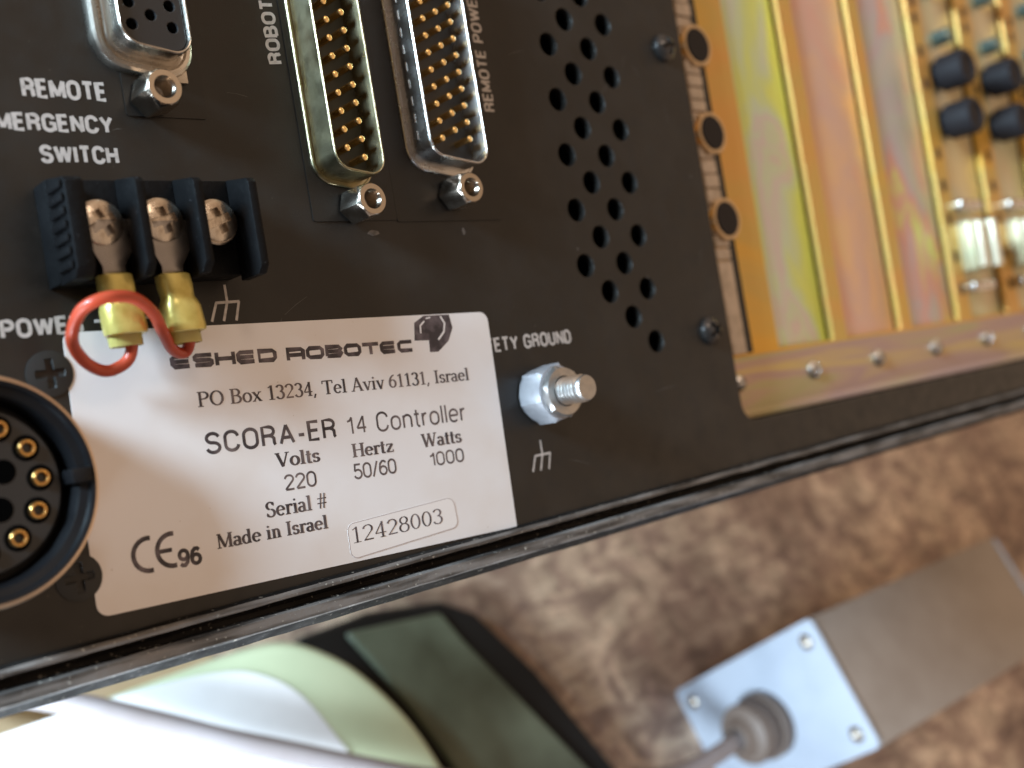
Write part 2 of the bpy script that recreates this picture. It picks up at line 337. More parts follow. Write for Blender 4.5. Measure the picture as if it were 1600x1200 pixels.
# serif glyphs: cap height 1, x-height .66; T thick, t thin; ('l',x0,y0,x1,y1,w) or ('a',cx,cy,rx,ry,deg0,deg1)
T, t_ = .145, .075
def sf(x, y, wd=.30): return ('l', x - wd / 2, y + (.03 if y < .5 else -.03), x + wd / 2, y + (.03 if y < .5 else -.03), .06)
G = {
 'P': (.66, [('l', .16, 0, .16, 1, T), sf(.16, 0), ('l', .02, .97, .36, .97, .06), ('a', .34, .74, .24, .23, -90, 90), ('l', .16, .51, .34, .51, t_)]),
 'O': (.82, [('a', .40, .5, .32, .47, 0, 360)]),
 'B': (.70, [('l', .16, 0, .16, 1, T), ('l', .02, .97, .36, .97, .06), ('l', .02, .03, .36, .03, .06), ('a', .34, .75, .20, .22, -90, 90), ('a', .34, .28, .26, .25, -90, 90), ('l', .16, .53, .34, .53, t_)]),
 'o': (.56, [('a', .28, .33, .21, .31, 0, 360)]),
 'x': (.56, [('l', .10, .63, .46, .03, T), ('l', .44, .63, .10, .03, t_), sf(.1, .66, .2), sf(.45, .66, .2), sf(.1, 0, .2), sf(.46, 0, .2)]),
 '1': (.52, [('l', .28, 0, .28, 1, T), sf(.28, 0, .34), ('l', .10, .84, .28, .97, t_)]),
 '2': (.56, [('a', .27, .72, .20, .25, 170, -40), ('l', .42, .56, .08, .05, t_), ('l', .06, .06, .50, .06, .12)]),
 '3': (.56, [('a', .26, .75, .18, .22, 160, -90), ('a', .26, .28, .21, .26, 90, -160)]),
 '4': (.58, [('l', .38, 0, .38, 1, T), ('l', .38, .97, .06, .32, t_), ('l', .04, .30, .54, .30, .08), sf(.38, 0, .26)]),
 '5': (.56, [('l', .14, .94, .48, .94, .11), ('l', .15, .97, .12, .56, t_), ('a', .25, .31, .22, .28, 125, -160)]),
 '6': (.56, [('a', .28, .31, .20, .28, 0, 360), ('a', .48, .36, .40, .60, 100, 185)]),
 '8': (.56, [('a', .28, .75, .17, .22, 0, 360), ('a', .28, .27, .21, .26, 0, 360)]),
 '0': (.56, [('a', .28, .5, .20, .47, 0, 360)]),
 ',': (.28, [('l', .12, .06, .06, -.16, .1), ('l', .08, .08, .17, .04, .13)]),
 'T': (.72, [('l', .36, 0, .36, 1, T), ('l', .04, .96, .68, .96, .08), ('l', .05, .98, .04, .76, t_), ('l', .67, .98, .68, .76, t_), sf(.36, 0)]),
 'e': (.54, [('a', .27, .33, .20, .30, 0, 320), ('l', .08, .36, .46, .36, .06)]),
 'l': (.32, [('l', .16, 0, .16, 1, T), sf(.16, 0), ('l', .02, .96, .16, .96, .06)]),
 'A': (.78, [('l', .37, 1, .66, .03, T), ('l', .37, .97, .11, .03, t_), ('l', .18, .33, .56, .33, .07), sf(.10, 0, .24), sf(.67, 0, .26)]),
 'v': (.56, [('l', .10, .63, .30, 0, T), ('l', .47, .63, .30, .02, t_), sf(.1, .66, .22), sf(.47, .66, .2)]),
 'i': (.32, [('l', .16, 0, .16, .66, T), sf(.16, 0), ('l', .03, .63, .16, .63, .06), ('a', .15, .88, .035, .035, 0, 360)]),
 'I': (.36, [('l', .18, 0, .18, 1, T), sf(.18, 0), sf(.18, 1)]),
 's': (.46, [('a', .23, .48, .14, .15, 20, 260), ('a', .23, .18, .15, .15, 90, -160), ('l', .37, .62, .37, .46, .05), ('l', .08, .02, .08, .2, .05)]),
 'r': (.44, [('l', .15, 0, .15, .66, T), sf(.15, 0), ('l', .02, .63, .15, .63, .06), ('a', .33, .40, .18, .23, 165, 60), ('a', .39, .57, .04, .04, 0, 360)]),
 'a': (.52, [('a', .22, .46, .15, .17, 160, 0), ('l', .37, .48, .37, .06, T), ('a', .22, .19, .16, .16, 40, 330), ('l', .37, .04, .52, .06, .06)]),
 'V': (.76, [('l', .11, .97, .38, 0, T), ('l', .65, .97, .38, .02, t_), sf(.11, 1, .26), sf(.65, 1, .24)]),
 't': (.36, [('l', .16, .08, .16, .88, T), ('l', .02, .62, .33, .62, .06), ('a', .25, .11, .1, .08, 180, 320)]),
 'H': (.80, [('l', .16, 0, .16, 1, T), ('l', .64, 0, .64, 1, T), ('l', .16, .52, .64, .52, .07), sf(.16, 0), sf(.16, 1), sf(.64, 0), sf(.64, 1)]),
 'z': (.52, [('l', .08, .62, .46, .62, .07), ('l', .44, .62, .08, .03, T), ('l', .07, .04, .47, .04, .07), ('l', .09, .64, .08, .48, .05), ('l', .46, .02, .47, .2, .05)]),
 'W': (1.02, [('l', .10, .97, .30, 0, T), ('l', .50, .97, .30, .02, t_), ('l', .48, .97, .70, 0, T), ('l', .91, .97, .70, .02, t_), sf(.1, 1, .24), sf(.5, 1, .22), sf(.91, 1, .22)]),
 'S': (.60, [('a', .29, .73, .19, .23, 15, 262), ('a', .30, .26, .21, .24, 90, -165), ('l', .48, .96, .48, .72, .06), ('l', .09, .04, .09, .28, .06)]),
 '#': (.66, [('l', .18, .0, .30, 1, .07), ('l', .40, 0, .52, 1, .07), ('l', .06, .66, .62, .66, .07), ('l', .04, .34, .60, .34, .07)]),
 'M': (.94, [('l', .14, 0, .14, .97, t_), ('l', .16, .97, .46, .06, T), ('l', .46, .03, .76, .97, t_), ('l', .78, 0, .78, 1, T), sf(.14, 0, .24), sf(.14, 1, .22), sf(.78, 0), sf(.78, 1, .26)]),
 'd': (.58, [('a', .24, .32, .18, .30, 0, 360), ('l', .42, 0, .42, 1, T), ('l', .30, .96, .42, .96, .06), ('l', .42, .04, .55, .04, .06)]),
 'n': (.60, [('l', .15, 0, .15, .66, T), ('l', .02, .63, .15, .63, .06), ('a', .30, .42, .15, .21, 150, 0), ('l', .45, .42, .45, 0, T), sf(.15, 0, .26), sf(.45, 0, .26)]),
 '/': (.42, [('l', .04, -.02, .38, 1.02, .08)]),
 ' ': (.30, []),
}
def serif(mb, body, x0, x1, yb, h, mi, z0=.1, tf=None, thin=1.0):
    tw = sum(G[c][0] for c in body); sx = (x1 - x0) / tw; x = x0; k = 0
    for c in body:
        for s in G[c][1]:
            z = z0 + (k % 12) * .003; k += 1
            if s[0] == 'l':
                f = lambda u, v, x=x: tf(x + u * sx, yb + v * h)
                stroke(mb, [(s[1], s[2]), (s[3], s[4])], s[5] * thin, z, mi, f)
            else:
                _, cx, cy, rx, ry, a0, a1 = s; n = max(4, int(abs(a1 - a0) / 22))
                full = abs(a1 - a0) >= 359
                aa = [math.radians(a0 + (a1 - a0) * i / n) for i in range(n if full else n + 1)]
                f = lambda u, v, x=x: tf(x + u * sx, yb + v * h)
                if max(rx, ry) < .06:
                    mb.add([(*f(cx + .075 * math.cos(q), cy + .075 * math.sin(q)), z) for q in [PI / 4 * j for j in range(8)]], [tuple(range(8))], mi)
                else:
                    wl = [(t_ + (T - t_) * abs(math.cos(q))) * thin for q in aa]
                    stroke(mb, [(cx + rx * math.cos(q), cy + ry * math.sin(q)) for q in aa], wl, z, mi, f, closed=full)
        x += G[c][0] * sx

# condensed grotesque capitals and figures: centre lines in a unit cell (0..1 high), drawn with an even stroke
def _a(cx, cy, rx, ry, a0, a1, n=12): return [(cx + rx * math.cos(math.radians(a0 + (a1 - a0) * i / n)), cy + ry * math.sin(math.radians(a0 + (a1 - a0) * i / n))) for i in range(n + 1)]
def oval(wd, y0=0, y1=1, k=.30):
    """upright letter bowl with straight flanks"""
    r = wd / 2; q = min((y1 - y0) / 2, k); cx = r
    p = _a(cx, y1 - q, r, q, 0, 180, 10) + _a(cx, y0 + q, r, q, 180, 360, 10)
    return p + p[:1]
SG = {
 'A': (.56, [[(0, 0), (.28, 1), (.56, 0)], [(.09, .32), (.47, .32)]]),
 'B': (.50, [[(0, 0), (0, 1), (.27, 1)] + _a(.27, .765, .19, .235, 80, -80, 8) + [(0, .53)], [(0, .53), (.28, .53)] + _a(.28, .265, .22, .265, 80, -80, 8) + [(0, 0)]]),
 'C': (.52, [_a(.26, .70, .26, .30, 5, 180, 10) + _a(.26, .30, .26, .30, 180, 355, 10)]),
 'D': (.50, [[(0, 0), (0, 1), (.22, 1)] + _a(.22, .68, .28, .32, 80, 0, 6) + _a(.22, .32, .28, .32, 0, -80, 6) + [(.22, 0), (0, 0)]]),
 'E': (.42, [[(.42, 1), (0, 1), (0, 0), (.42, 0)], [(0, .52), (.38, .52)]]),
 'F': (.40, [[(.40, 1), (0, 1), (0, 0)], [(0, .50), (.36, .50)]]),
 'G': (.54, [_a(.26, .70, .26, .30, 10, 180, 10) + _a(.26, .30, .26, .30, 180, 300, 8) + [(.54, .12)], [(.54, 0), (.54, .46), (.30, .46)]]),
 'H': (.50, [[(0, 0), (0, 1)], [(.5, 0), (.5, 1)], [(0, .52), (.5, .52)]]),
 'I': (.02, [[(.01, 0), (.01, 1)]]),
 'M': (.64, [[(0, 0), (0, 1), (.32, .10), (.64, 1), (.64, 0)]]),
 'N': (.50, [[(0, 0), (0, 1), (.5, 0), (.5, 1)]]),
 'O': (.54, [oval(.54)]),
 'P': (.48, [[(0, 0), (0, 1), (.26, 1)] + _a(.26, .74, .22, .26, 80, -80, 8) + [(0, .48)]]),
 'R': (.50, [[(0, 0), (0, 1), (.27, 1)] + _a(.27, .76, .21, .24, 80, -80, 8) + [(0, .52)], [(.27, .52), (.38, .48), (.46, .36), (.46, .10), (.50, 0)]]),
 'S': (.50, [_a(.25, .755, .24, .245, 10, 250, 12) + _a(.25, .255, .25, .255, 80, -170, 12)]),
 'T': (.50, [[(0, 1), (.5, 1)], [(.25, 1), (.25, 0)]]),
 'U': (.50, [[(0, 1), (0, .28)] + _a(.25, .28, .25, .28, 180, 360, 12) + [(.5, 1)]]),
 'W': (.80, [[(0, 1), (.20, 0), (.40, .96), (.60, 0), (.80, 1)]]),
 'Y': (.54, [[(0, 1), (.27, .44), (.54, 1)], [(.27, .44), (.27, 0)]]),
 '-': (.24, [[(0, .36), (.24, .36)]]),
 '/': (.30, [[(0, -.05), (.30, 1.05)]]),
 '0': (.44, [oval(.44)]),
 '1': (.24, [[(0, .76), (.14, .80), (.24, 1), (.24, 0)]]),
 '2': (.44, [_a(.22, .74, .22, .26, 175, -35, 10) + [(.02, .06), (0, 0), (.44, 0)]]),
 '4': (.48, [[(.36, 0), (.36, 1), (0, .30), (.48, .30)]]),
 '5': (.44, [[(.40, 1), (.07, 1), (.03, .52)] + _a(.21, .31, .23, .31, 120, -160, 12)]),
 '6': (.44, [_a(.22, .30, .22, .30, 0, 360, 14), [(.42, .86), (.32, .98), (.20, .99), (.06, .82), (0, .50), (0, .30)]]),
 '9': (.44, [_a(.22, .70, .22, .30, 0, 360, 14), [(.02, .14), (.12, .02), (.24, .01), (.38, .18), (.44, .50), (.44, .70)]]),
 'o': (.44, [oval(.44, 0, .70, .26)]),
 'n': (.40, [[(0, 0), (0, .70)], [(0, .42)] + _a(.20, .47, .20, .23, 165, 0, 8) + [(.40, 0)]]),
 't': (.22, [[(.10, .92), (.10, .10), (.16, 0), (.24, 0)], [(-.02, .68), (.24, .68)]]),
 'r': (.22, [[(0, 0), (0, .70)], [(0, .46), (.08, .64), (.22, .68)]]),
 'l': (.02, [[(.01, 0), (.01, 1)]]),
 'e': (.44, [[(0, .36), (.44, .36)] + _a(.22, .44, .22, .26, 0, 180, 10) + _a(.22, .26, .22, .26, 180, 320, 8)]),
 ' ': (.16, []),
}
def sans(mb, body, x0, x1, yb, h, wt, mi=1, z0=.04, rot=0, tf=None, gap=.26, shear=0):
    tw = sum(SG[c][0] for c in body) + gap * (len(body) - 1)
    sx = (x1 - x0 - wt) / tw; x = x0 + wt / 2; k = 0
    def f(u, v):
        u += shear * v
        p = (yb - v, u) if rot else (u, yb + v)
        return tf(*p) if tf else p
    for c in body:
        for pts in SG[c][1]:
            P = [(x + a * sx, wt / 2 + b * (h - wt)) for a, b in pts]; Q = [P[0]]
            for p in P[1:]:
                if math.dist(p, Q[-1]) > 1e-4: Q.append(p)
            cl = len(Q) > 8 and math.dist(Q[0], Q[-1]) < .12 * h
            if cl and math.dist(Q[0], Q[-1]) < 1e-3: Q.pop()
            runs = [[Q[0]]]
            for q in range(1, len(Q)):                      # start a new run where the pen turns back sharply (A, M, N, W)
                runs[-1].append(Q[q])
                if not cl and q < len(Q) - 1:
                    a1 = Vector(Q[q]) - Vector(Q[q - 1]); a2 = Vector(Q[q + 1]) - Vector(Q[q])
                    if a1.angle(a2) > math.radians(100): runs.append([Q[q]])
            for R_ in runs:
                stroke(mb, R_, wt, z0 + (k % 9) * .0025, mi, lambda a, b: f(a, b), closed=cl); k += 1
        x += (SG[c][0] + gap) * sx

# square techno capitals: cell 2 wide, 1 high
TECH = {'E': [[(1.8, .88), (.35, .88), (.14, .72), (.14, .28), (.35, .12), (1.8, .12)], [(.14, .5), (1.75, .5)]],
        'S': [[(1.85, .88), (.32, .88), (.15, .74), (.15, .58), (.3, .5), (1.65, .5), (1.83, .4), (1.83, .24), (1.65, .12), (.12, .12)]],
        'H': [[(.14, 1), (.14, 0)], [(1.86, 1), (1.86, 0)], [(.14, .5), (1.86, .5)]],
        'D': [[(.14, .12), (.14, .88), (1.6, .88), (1.85, .7), (1.85, .3), (1.6, .12)]],
        'R': [[(.14, 0), (.14, .88), (1.65, .88), (1.85, .75), (1.85, 0)], [(.14, .42), (1.85, .42)]],
        'O': [[(.4, .88), (1.6, .88), (1.85, .7), (1.85, .3), (1.6, .12), (.4, .12), (.15, .3), (.15, .7)]],
        'B': [[(.14, .12), (.14, .88), (1.6, .88), (1.8, .7), (1.6, .5), (1.85, .3), (1.65, .12), (.14, .12)], [(.14, .5), (1.7, .5)]],
        'T': [[(0, .88), (2, .88)], [(1, .88), (1, 0)]],
        'C': [[(1.85, .88), (.4, .88), (.15, .7), (.15, .3), (.4, .12), (1.85, .12)]]}
def techno(mb, body, x0, x1, yb, h, mi, tf):
    n = len(body); cw = (x1 - x0) / n; k = 0
    for i, c in enumerate(body):
        for s in TECH[c]:
            f = lambda u, v, i=i: tf(x0 + i * cw + u / 2 * cw * .90, yb + v * h)
            # widths are in cell units: x and y differ, so work in real units
            pts = [(u / 2 * cw * .90, v * h) for u, v in s]
            g = lambda u, v, i=i: tf(x0 + i * cw + u, yb + v)
            stroke(mb, pts, h * .33, .1 + (k % 5) * .003, mi, g, closed=(c == 'O' or c == 'D' and len(s) > 4)); k += 1

def thing(name, label, cat, base, panel=True, group=None):
    o = bpy.data.objects.new(name, None); COL.objects.link(o); o.empty_display_size = .5
    o.matrix_world = (PM if panel else Matrix.Identity(4)) @ Matrix.Translation(Vector(base) * S)
    o['label'] = label; o['category'] = cat
    if group: o['group'] = group
    return o
def tag(o, label, cat, group=None):
    o['label'] = label; o['category'] = cat
    if group: o['group'] = group
    return o
def again(o, parent, dx=0, dy=0, dz=0):
    c = o.copy(); COL.objects.link(c); c.parent = parent
    c.location = (o.location.x + dx * S, o.location.y + dy * S, o.location.z + dz * S); return c

# ================================================================== the setting
mb = MB(); mb.box(-900, 1500, -900, 900, -18, 0)
tb = mb.build('table_top', M['board']); tb['kind'] = 'structure'

# ================================================================== the controller
BASE = (100, -66, 0)
ctl = thing('controller', 'black metal robot controller rear panel with white label, connectors and gold card slots', 'controller', BASE)
def put(mb, name, mats, parent=None, **k):          # panel mm -> a part of the controller
    return mb.build(name, mats, parent or ctl, off=BASE, **k)
def putl(mb, name, mats, loc, parent=None, **k):    # a part modelled about its own origin, placed at loc
    return mb.build(name, mats, parent or ctl, loc=[a - b for a, b in zip(loc, BASE)], **k)

# --- rear panel: sheet with cage opening and vent holes, silk-screened lettering in the same mesh
X0, X1, Y0, Y1 = -104, 318, -60.6, 100
mb = MB()
hx, hy, pxx, pyy = 47.96, 28.26, 5.176, 5.094
holes = []
for j in range(-9, 13):
    for i in ((1, 3) if j % 2 == 0 else (0, 2)):
        if (j == 11 and i == 0) or (j == 12 and i == 1): continue
        holes.append(circ(hx + i * pxx, hy - j * pyy + i * pxx * .003, 2.12, 22))
opening = rpoly(rect(86.0, 306, -51.4, 92), [4.0, 2, 2, 2], 6)
sheet(rect(X0, X1, Y0, Y1), holes + [opening], -1.6, 0, mb, 0, .22)
sans(mb, 'REMOTE', -47.1, -36.1, 7.95, 2.65, .52)
sans(mb, 'EMERGENCY', -52.7, -35.95, 3.62, 2.45, .50)
sans(mb, 'SWITCH', -46.1, -35.9, -.45, 2.45, .50)
sans(mb, 'POWER', -54.2, -44.0, -22.3, 2.45, .50)
mb.box(-42.6, -40.6, -21.1, -20.7, .0, .05, 1); mb.box(-36.6, -34.4, -21.1, -20.7, .0, .05, 1)
sans(mb, 'ROBOT', 15.2, 25.0, -8.45, 2.45, .50, rot=90, shear=-.10)
sans(mb, 'REMOTE POWER', 9.9, 31.4, 32.25, 2.4, .42, rot=90)
sans(mb, 'SAFETY GROUND', 17.7, 41.2, -31.2, 2.5, .46)
def chassis_ground(x, y, zz):
    for k, st in enumerate(([(0, 0), (0, -2.6)], [(-1.75, -2.45), (1.9, -2.45)], [(-1.65, -2.4), (-2.75, -5.0)], [(0, -2.4), (-.95, -5.05)], [(1.8, -2.4), (.95, -5.1)])):
        stroke(mb, [(x + a, y + b) for a, b in st], .38, zz + k * .003, 1)
chassis_ground(-23.7, -17.2, .04); chassis_ground(29.9, -46.9, .04)
for cx, cy, a, b in ((2.7, -10.5, 1.5, .55), (20.8, -10.7, .4, .75), (46.6, -14.5, .25, .2), (64.0, -20.6, .2, .25), (82, -1.0, .2, .18)):
    mb.poly([(cx + a * random.uniform(.6, 1) * math.cos(q), cy + b * random.uniform(.6, 1) * math.sin(q)) for q in [2 * PI * i / 11 for i in range(11)]], .02, 2)
for k in range(26):                                     # hairline scratches
    cx, cy, a, ln = random.uniform(-50, 84), random.uniform(-58, 40), random.uniform(0, PI), random.uniform(1.0, 6.0)
    stroke(mb, [(cx, cy), (cx + ln * .5 * math.cos(a), cy + ln * .5 * math.sin(a) + .12), (cx + ln * math.cos(a), cy + ln * math.sin(a))], [.03, .06, .02], .015, 2)
put(mb, 'connector_panel', [M['panel'], M['silk'], M['scuff']])

# --- housing behind the panel
mb = MB()
for b in ((X0, X0 + 1.2, -64, Y1, -60, -1.7), (X1 - 1.2, X1, -64, Y1, -60, -1.7), (X0 + 1.2, X1 - 1.2, Y1 - 1.2, Y1, -60, -1.7), (X0 + 1.2, X1 - 1.2, -64, -62.8, -60, -1.7), (X0 + 1.2, X1 - 1.2, -62.8, Y1 - 1.2, -60, -58.8)): mb.box(*b)
put(mb, 'housing', M['house'])

# --- bottom rail: grooved extrusion along the lower edge
prof = [(-60.5, -.6, 0), (-60.5, .55, 0), (-60.8, 1.15, 1), (-61.25, 1.35, 1), (-61.7, 1.2, 0), (-62.05, .3, 0), (-62.5, -.25, 0), (-63.1, -.1, 0), (-63.3, .8, 1), (-63.6, 1.3, 1), (-65.0, 1.4, 1), (-65.3, .95, 0), (-65.7, -.5, 0), (-66.9, -2.6, 0), (-67.6, -9, 0), (-64.2, -9, 0), (-64.2, -.6, 0)]
mb = MB(); rings = []
N = 140
for i in range(N + 1):
    x = X0 - 3 + (X1 - X0 + 6) * i / N
    dy = (x + 60) * .0062
    rings.append([(x, y + dy + random.uniform(-.05, .05), z + random.uniform(-.05, .05)) for y, z, k in prof])
mb.loft(rings)
n_ = len(prof)
for q in range(N * n_): mb.mi[q] = prof[q % n_][2]
put(mb, 'grooved_rail', [M['rail'], M['lit_wear']], angle=28)

# --- D-shaped connectors
def dpoly(xl, xr, ylo, yhi, slant): return [(xl, ylo + slant), (xr, ylo), (xr, yhi), (xl, yhi - slant)]
def dring(base, ins, z, r):
    p = inset(base, ins); rr = [max(.2, q - ins) for q in r]
    return [(x, y, z) for x, y in rpoly(p, rr, 7)]
def shell(mb, base, r, flare, top, wall=.45, floor=1.0, step=0):
    prof = [(-flare, 0), (-flare, .55), (-flare + .12, .72), (-flare + .34, .68), (-flare + .42, .4), (-.12, .35), (0, .9), (0, top - .35), (.07, top - .12), (.2, top), (.32, top - .05), (wall, top - .3), (wall, floor)]
    if step: prof = [(-flare, 0), (-flare, step - .7), (-flare + .15, step - .25), (-flare + .5, step), (-flare + 1.0, step - .05), (-flare + 1.25, step - .45), (-.35, step - .6), (-.08, step - .3), (0, step + .2)] + prof[7:]
    mb.loft([dring(base, i, z, r) for i, z in prof], 0, True, False)
def pin_mesh(zt):
    p = MB(); p.lathe([(.56, 0), (.56, zt - .45), (.50, zt - .18), (.32, zt - .03), (.02, zt)], n=12); return p

def jackscrew(parent, x, y, h=5.0, ph=.3):
    p = MB(); af = 4.95; R_ = af / 2 / math.cos(PI / 6); n = 36
    def ring(rmax, z):
        out = []
        for i in range(n):
            a = ph + 2 * PI * i / n; q = (2 * PI * i / n + 1e-9) % (PI / 3) - PI / 6
            out.append((min(af / 2 / math.cos(q), rmax) * math.cos(a), min(af / 2 / math.cos(q), rmax) * math.sin(a), z))
        return out
    p.loft([ring(9, 0), ring(9, h - .75), ring(2.46, h - .2), ring(2.30, h)], 0, True, False)
    o0 = len(p.v) - n
    bore = [(1.55, h), (1.50, h - .15)]
    for k in range(7): bore += [(1.28, h - .45 - k * .5), (1.45, h - .7 - k * .5)]
    bore += [(.02, h - 4.6)]
    p.lathe(bore, n=n)
    b0 = o0 + n
    p.f += [(o0 + i, o0 + (i + 1) % n, b0 + (i + 1) % n, b0 + i) for i in range(n)]; p.mi += [0] * n
    return putl(p, 'jackscrew', M['standoff'], (x, y, .6), parent, angle=32)

# robot plug: two rows of gold pins
mb = MB(); mb.prism(rpoly(rect(-7.7, 7.6, -8.6, 42), .4, 3), 0.02, .2)
con = put(mb, 'pin_connector', M['plate']); con['label'] = 'olive shelled connector with two rows of gold pins'
R1 = [2.9, 2.7, 2.7, 2.9]
base = dpoly(-5.75, 3.2, -3.35, 36.5, 1.55)
mb = MB(); shell(mb, base, R1, .95, 5.6, floor=1.0); put(mb, 'connector_shell', M['olive'], con)
mb = MB(); mb.loft([dring(base, .46, z, R1) for z in (.6, 1.3)]); put(mb, 'insulator', M['insul_green'], con)
p0 = putl(pin_mesh(3.8), 'pin', M['gold'], (0, 0, 1.25), con)
for k in range(1, 13): again(p0, con, 0, k * 2.77)
for k in range(12): again(p0, con, -2.84, (k + .5) * 2.77)
jackscrew(con, -.3, -6.5, ph=.25)

# remote power plug: three rows
mb = MB(); mb.prism(rpoly(rect(7.63, 29.6, -8.9, 48), .4, 3), 0.02, .2)
con = put(mb, 'pin_connector', M['plate']); con['label'] = 'bright shelled connector with three rows of gold pins'
R2 = [3.0, 2.7, 2.7, 3.0]
base = dpoly(12.35, 24.2, -1.35, 38.1, 1.95)
mb = MB(); shell(mb, base, R2, 1.0, 5.6, floor=1.0)
for k in range(11):                                     # dimples pressed into the shell's long side
    mb.box(12.16, 12.5, 3.6 + k * 2.77, 5.0 + k * 2.77, 2.5, 2.9)
put(mb, 'connector_shell', M['bright'], con)
mb = MB(); mb.loft([dring(base, .46, z, R2) for z in (.6, 1.3)]); put(mb, 'insulator', M['insul'], con)
p1 = again(p0, con, 21.28, 3.45)
for k in range(1, 12): again(p1, con, 0, k * 2.77)
for k in range(12): again(p1, con, -5.68, k * 2.77)
for k in range(12): again(p1, con, -2.84, (k + .5) * 2.77)
jackscrew(con, 19.3, -4.7, ph=.1)

# emergency switch socket: black insert with open holes
mb = MB(); mb.prism(rpoly(rect(-33.9, -22.2, 6.2, 44), .4, 3), 0.02, .2)
con = put(mb, 'socket_connector', M['plate'])
R3 = [3.1, 2.6, 2.6, 3.1]
base = dpoly(-35.5, -25.45, 12.75, 33, 1.6)
mb = MB(); shell(mb, base, R3, 2.0, 5.6, floor=4.2, step=1.7)
mb.box(-26.6, -24.7, 10.9, 13.6, .62, 1.0)
put(mb, 'connector_shell', M['nickel'], con)
mb = MB()
hs = []
for k in range(5): hs += [circ(-33.4, 17.0 + k * 2.95, .78, 14), circ(-27.75, 17.0 + k * 2.95, .78, 14), circ(-30.6, 18.45 + k * 2.95, .78, 14)]
sheet([(x, y) for x, y, z in dring(base, .55, 0, R3)], hs, 3.4, 4.9, mb, 0, .12)
mb.loft([dring(base, .7, z, R3) for z in (.6, 2.2)])
put(mb, 'insulator', M['insul'], con)
jackscrew(con, -30.5, 8.6, ph=.2)

# --- screw barrier block
mb = MB(); mb.box(-47.6, -22.6, -16.6, -3.6, 0.02, 4.2)
for xd, wd in ((-47.6, 2.3), (-38.9, 1.25), (-31.1, 1.25), (-23.3, 1.25)):
    pr = [(-3.6, 4.21), (-4.6, 9.6), (-5.2, 10.2), (-15.6, 10.2), (-16.9, 8.8), (-16.9, 4.21)]
    if xd == -23.3: pr = [(-3.6, 4.21), (-4.6, 9.6), (-5.2, 10.2), (-16.4, 10.2), (-17.5, 9.2), (-17.5, 4.21)]
    mb.loft([[(xd, y, z) for y, z in pr], [(xd + wd, y, z) for y, z in pr]])
for k in range(7):                                      # ribs moulded down the outer end
    mb.box(-48.1, -47.65, -15.6 + k * 1.62, -14.7 + k * 1.62, 5.2, 9.7)
blk = put(mb, 'terminal_block', M['bake'], bevel=.18)
def phillips_head(r, h, rec=.9, wd=.30, slot=False, deep=False, n=32):
    """domed head with a real cross recess: grid of a disc pushed down where the cross is"""
    p = MB(); m = 38 if deep else 26; n = 64 if deep else 44; vs = []; fs = []
    for a in range(m + 1):
        rr = r * a / m
        for i in range(n * 2):
            th = PI * i / n; x, y = rr * math.cos(th), rr * math.sin(th)
            z = h * (1 - (rr / r) ** 2 * .75) if rr < r else h * .22
            cr = min(abs(x), abs(y)) < wd * r * .5 and max(abs(x), abs(y)) < .62 * r
            if cr and deep: z -= rec
            elif cr: z -= rec * max(0, 1 - 1.25 * max(abs(x), abs(y)) / r)
            if slot and abs(y) < .10 * r and rr < r * .98: z = min(z, h * .35)
            vs.append((x, y, z))
    k = n * 2
    for a in range(m):
        for i in range(k): fs.append((a * k + i, (a + 1) * k + i, (a + 1) * k + (i + 1) % k, a * k + (i + 1) % k))
    p.add(vs, fs)
    p.lathe([(r, h * .22), (r, -.6)], n=k)
    return p
s0 = None
for i, (x, y, a) in enumerate(((-42.3, -9.7, .5), (-34.3, -9.5, .25), (-26.6, -9.7, .35))):
    s = putl(phillips_head(2.75, .8, 2.2, .40, deep=True), 'terminal_screw', M['screwhead'], (x, y, 6.4), blk, angle=50); s.rotation_euler = (0, 0, a)
    c = MB(); c.lathe([(3.1, 0), (3.1, .6), (2.9, .75), (.02, .75)], n=32); putl(c, 'clamp_washer', M['screwhead'], (x, y, 5.5), blk)

# --- round multipole socket
RX, RY = -61.5, -40
mb = MB(); mb.lathe([(13.3, 0), (13.3, 7.6), (13.1, 8.3), (12.75, 8.45)], (RX, RY), 80)
mb.lathe([(12.75, 8.45), (12.3, 8.3), (12.1, 7.6), (11.2, 7.3), (10.9, 6.6), (10.7, 3.0), (9.0, 3.0)], (RX, RY), 80, 1)
soc = put(mb, 'round_socket', [M['rim'], M['connblack']])
mb = MB(); mb.lathe([(9.75, 2.9), (9.75, 5.4), (9.5, 5.65), (8.2, 5.7), (.02, 5.7)], (RX, RY), 64)
put(mb, 'socket_insert', M['insul'], soc)
mb = MB(); mb.box(RX + 10.0, RX + 12.4, RY - .9, RY + .9, 4.5, 8.7)
put(mb, 'key', M['connblack'], soc, bevel=.3)
def contact(r):
    p = MB(); p.lathe([(r + .55, .02), (r + .5, .05), (r + .1, .06)], n=24, mi=1); p.lathe([(r, 0), (r, .55), (r - .1, .68), (r - .3, .68), (r - .42, .5), (r - .45, -1.5), (.02, -1.6)], n=24); return p  # slot 1: flat black ring painted for shade round the contact
c0 = None
for k in range(12):
    a = math.radians(30 * k + 1.5); x, y = RX + 7.35 * math.cos(a), RY + .3 + 7.35 * math.sin(a)
    if c0 is None: c0 = putl(contact(1.0), 'socket_contact', [M['gold_dark'], M['hole_shade']], (x, y, 5.7), soc)
    else:
        c = again(c0, soc); c.location = [(q - b) * S for q, b in zip((x, y, 5.7), BASE)]
c0 = None
for k in range(5):
    a = math.radians(72 * k + 24); x, y = RX + 3.7 * math.cos(a), RY + .3 + 3.7 * math.sin(a)
    p = MB(); p.lathe([(1.45, .03), (1.3, .035), (.02, .04)], n=24)  # flat disc on the insert; the hole's shade is only its colour
    putl(p, 'contact_hole_shade', M['hole_shade'], (x, y, 5.7), soc)
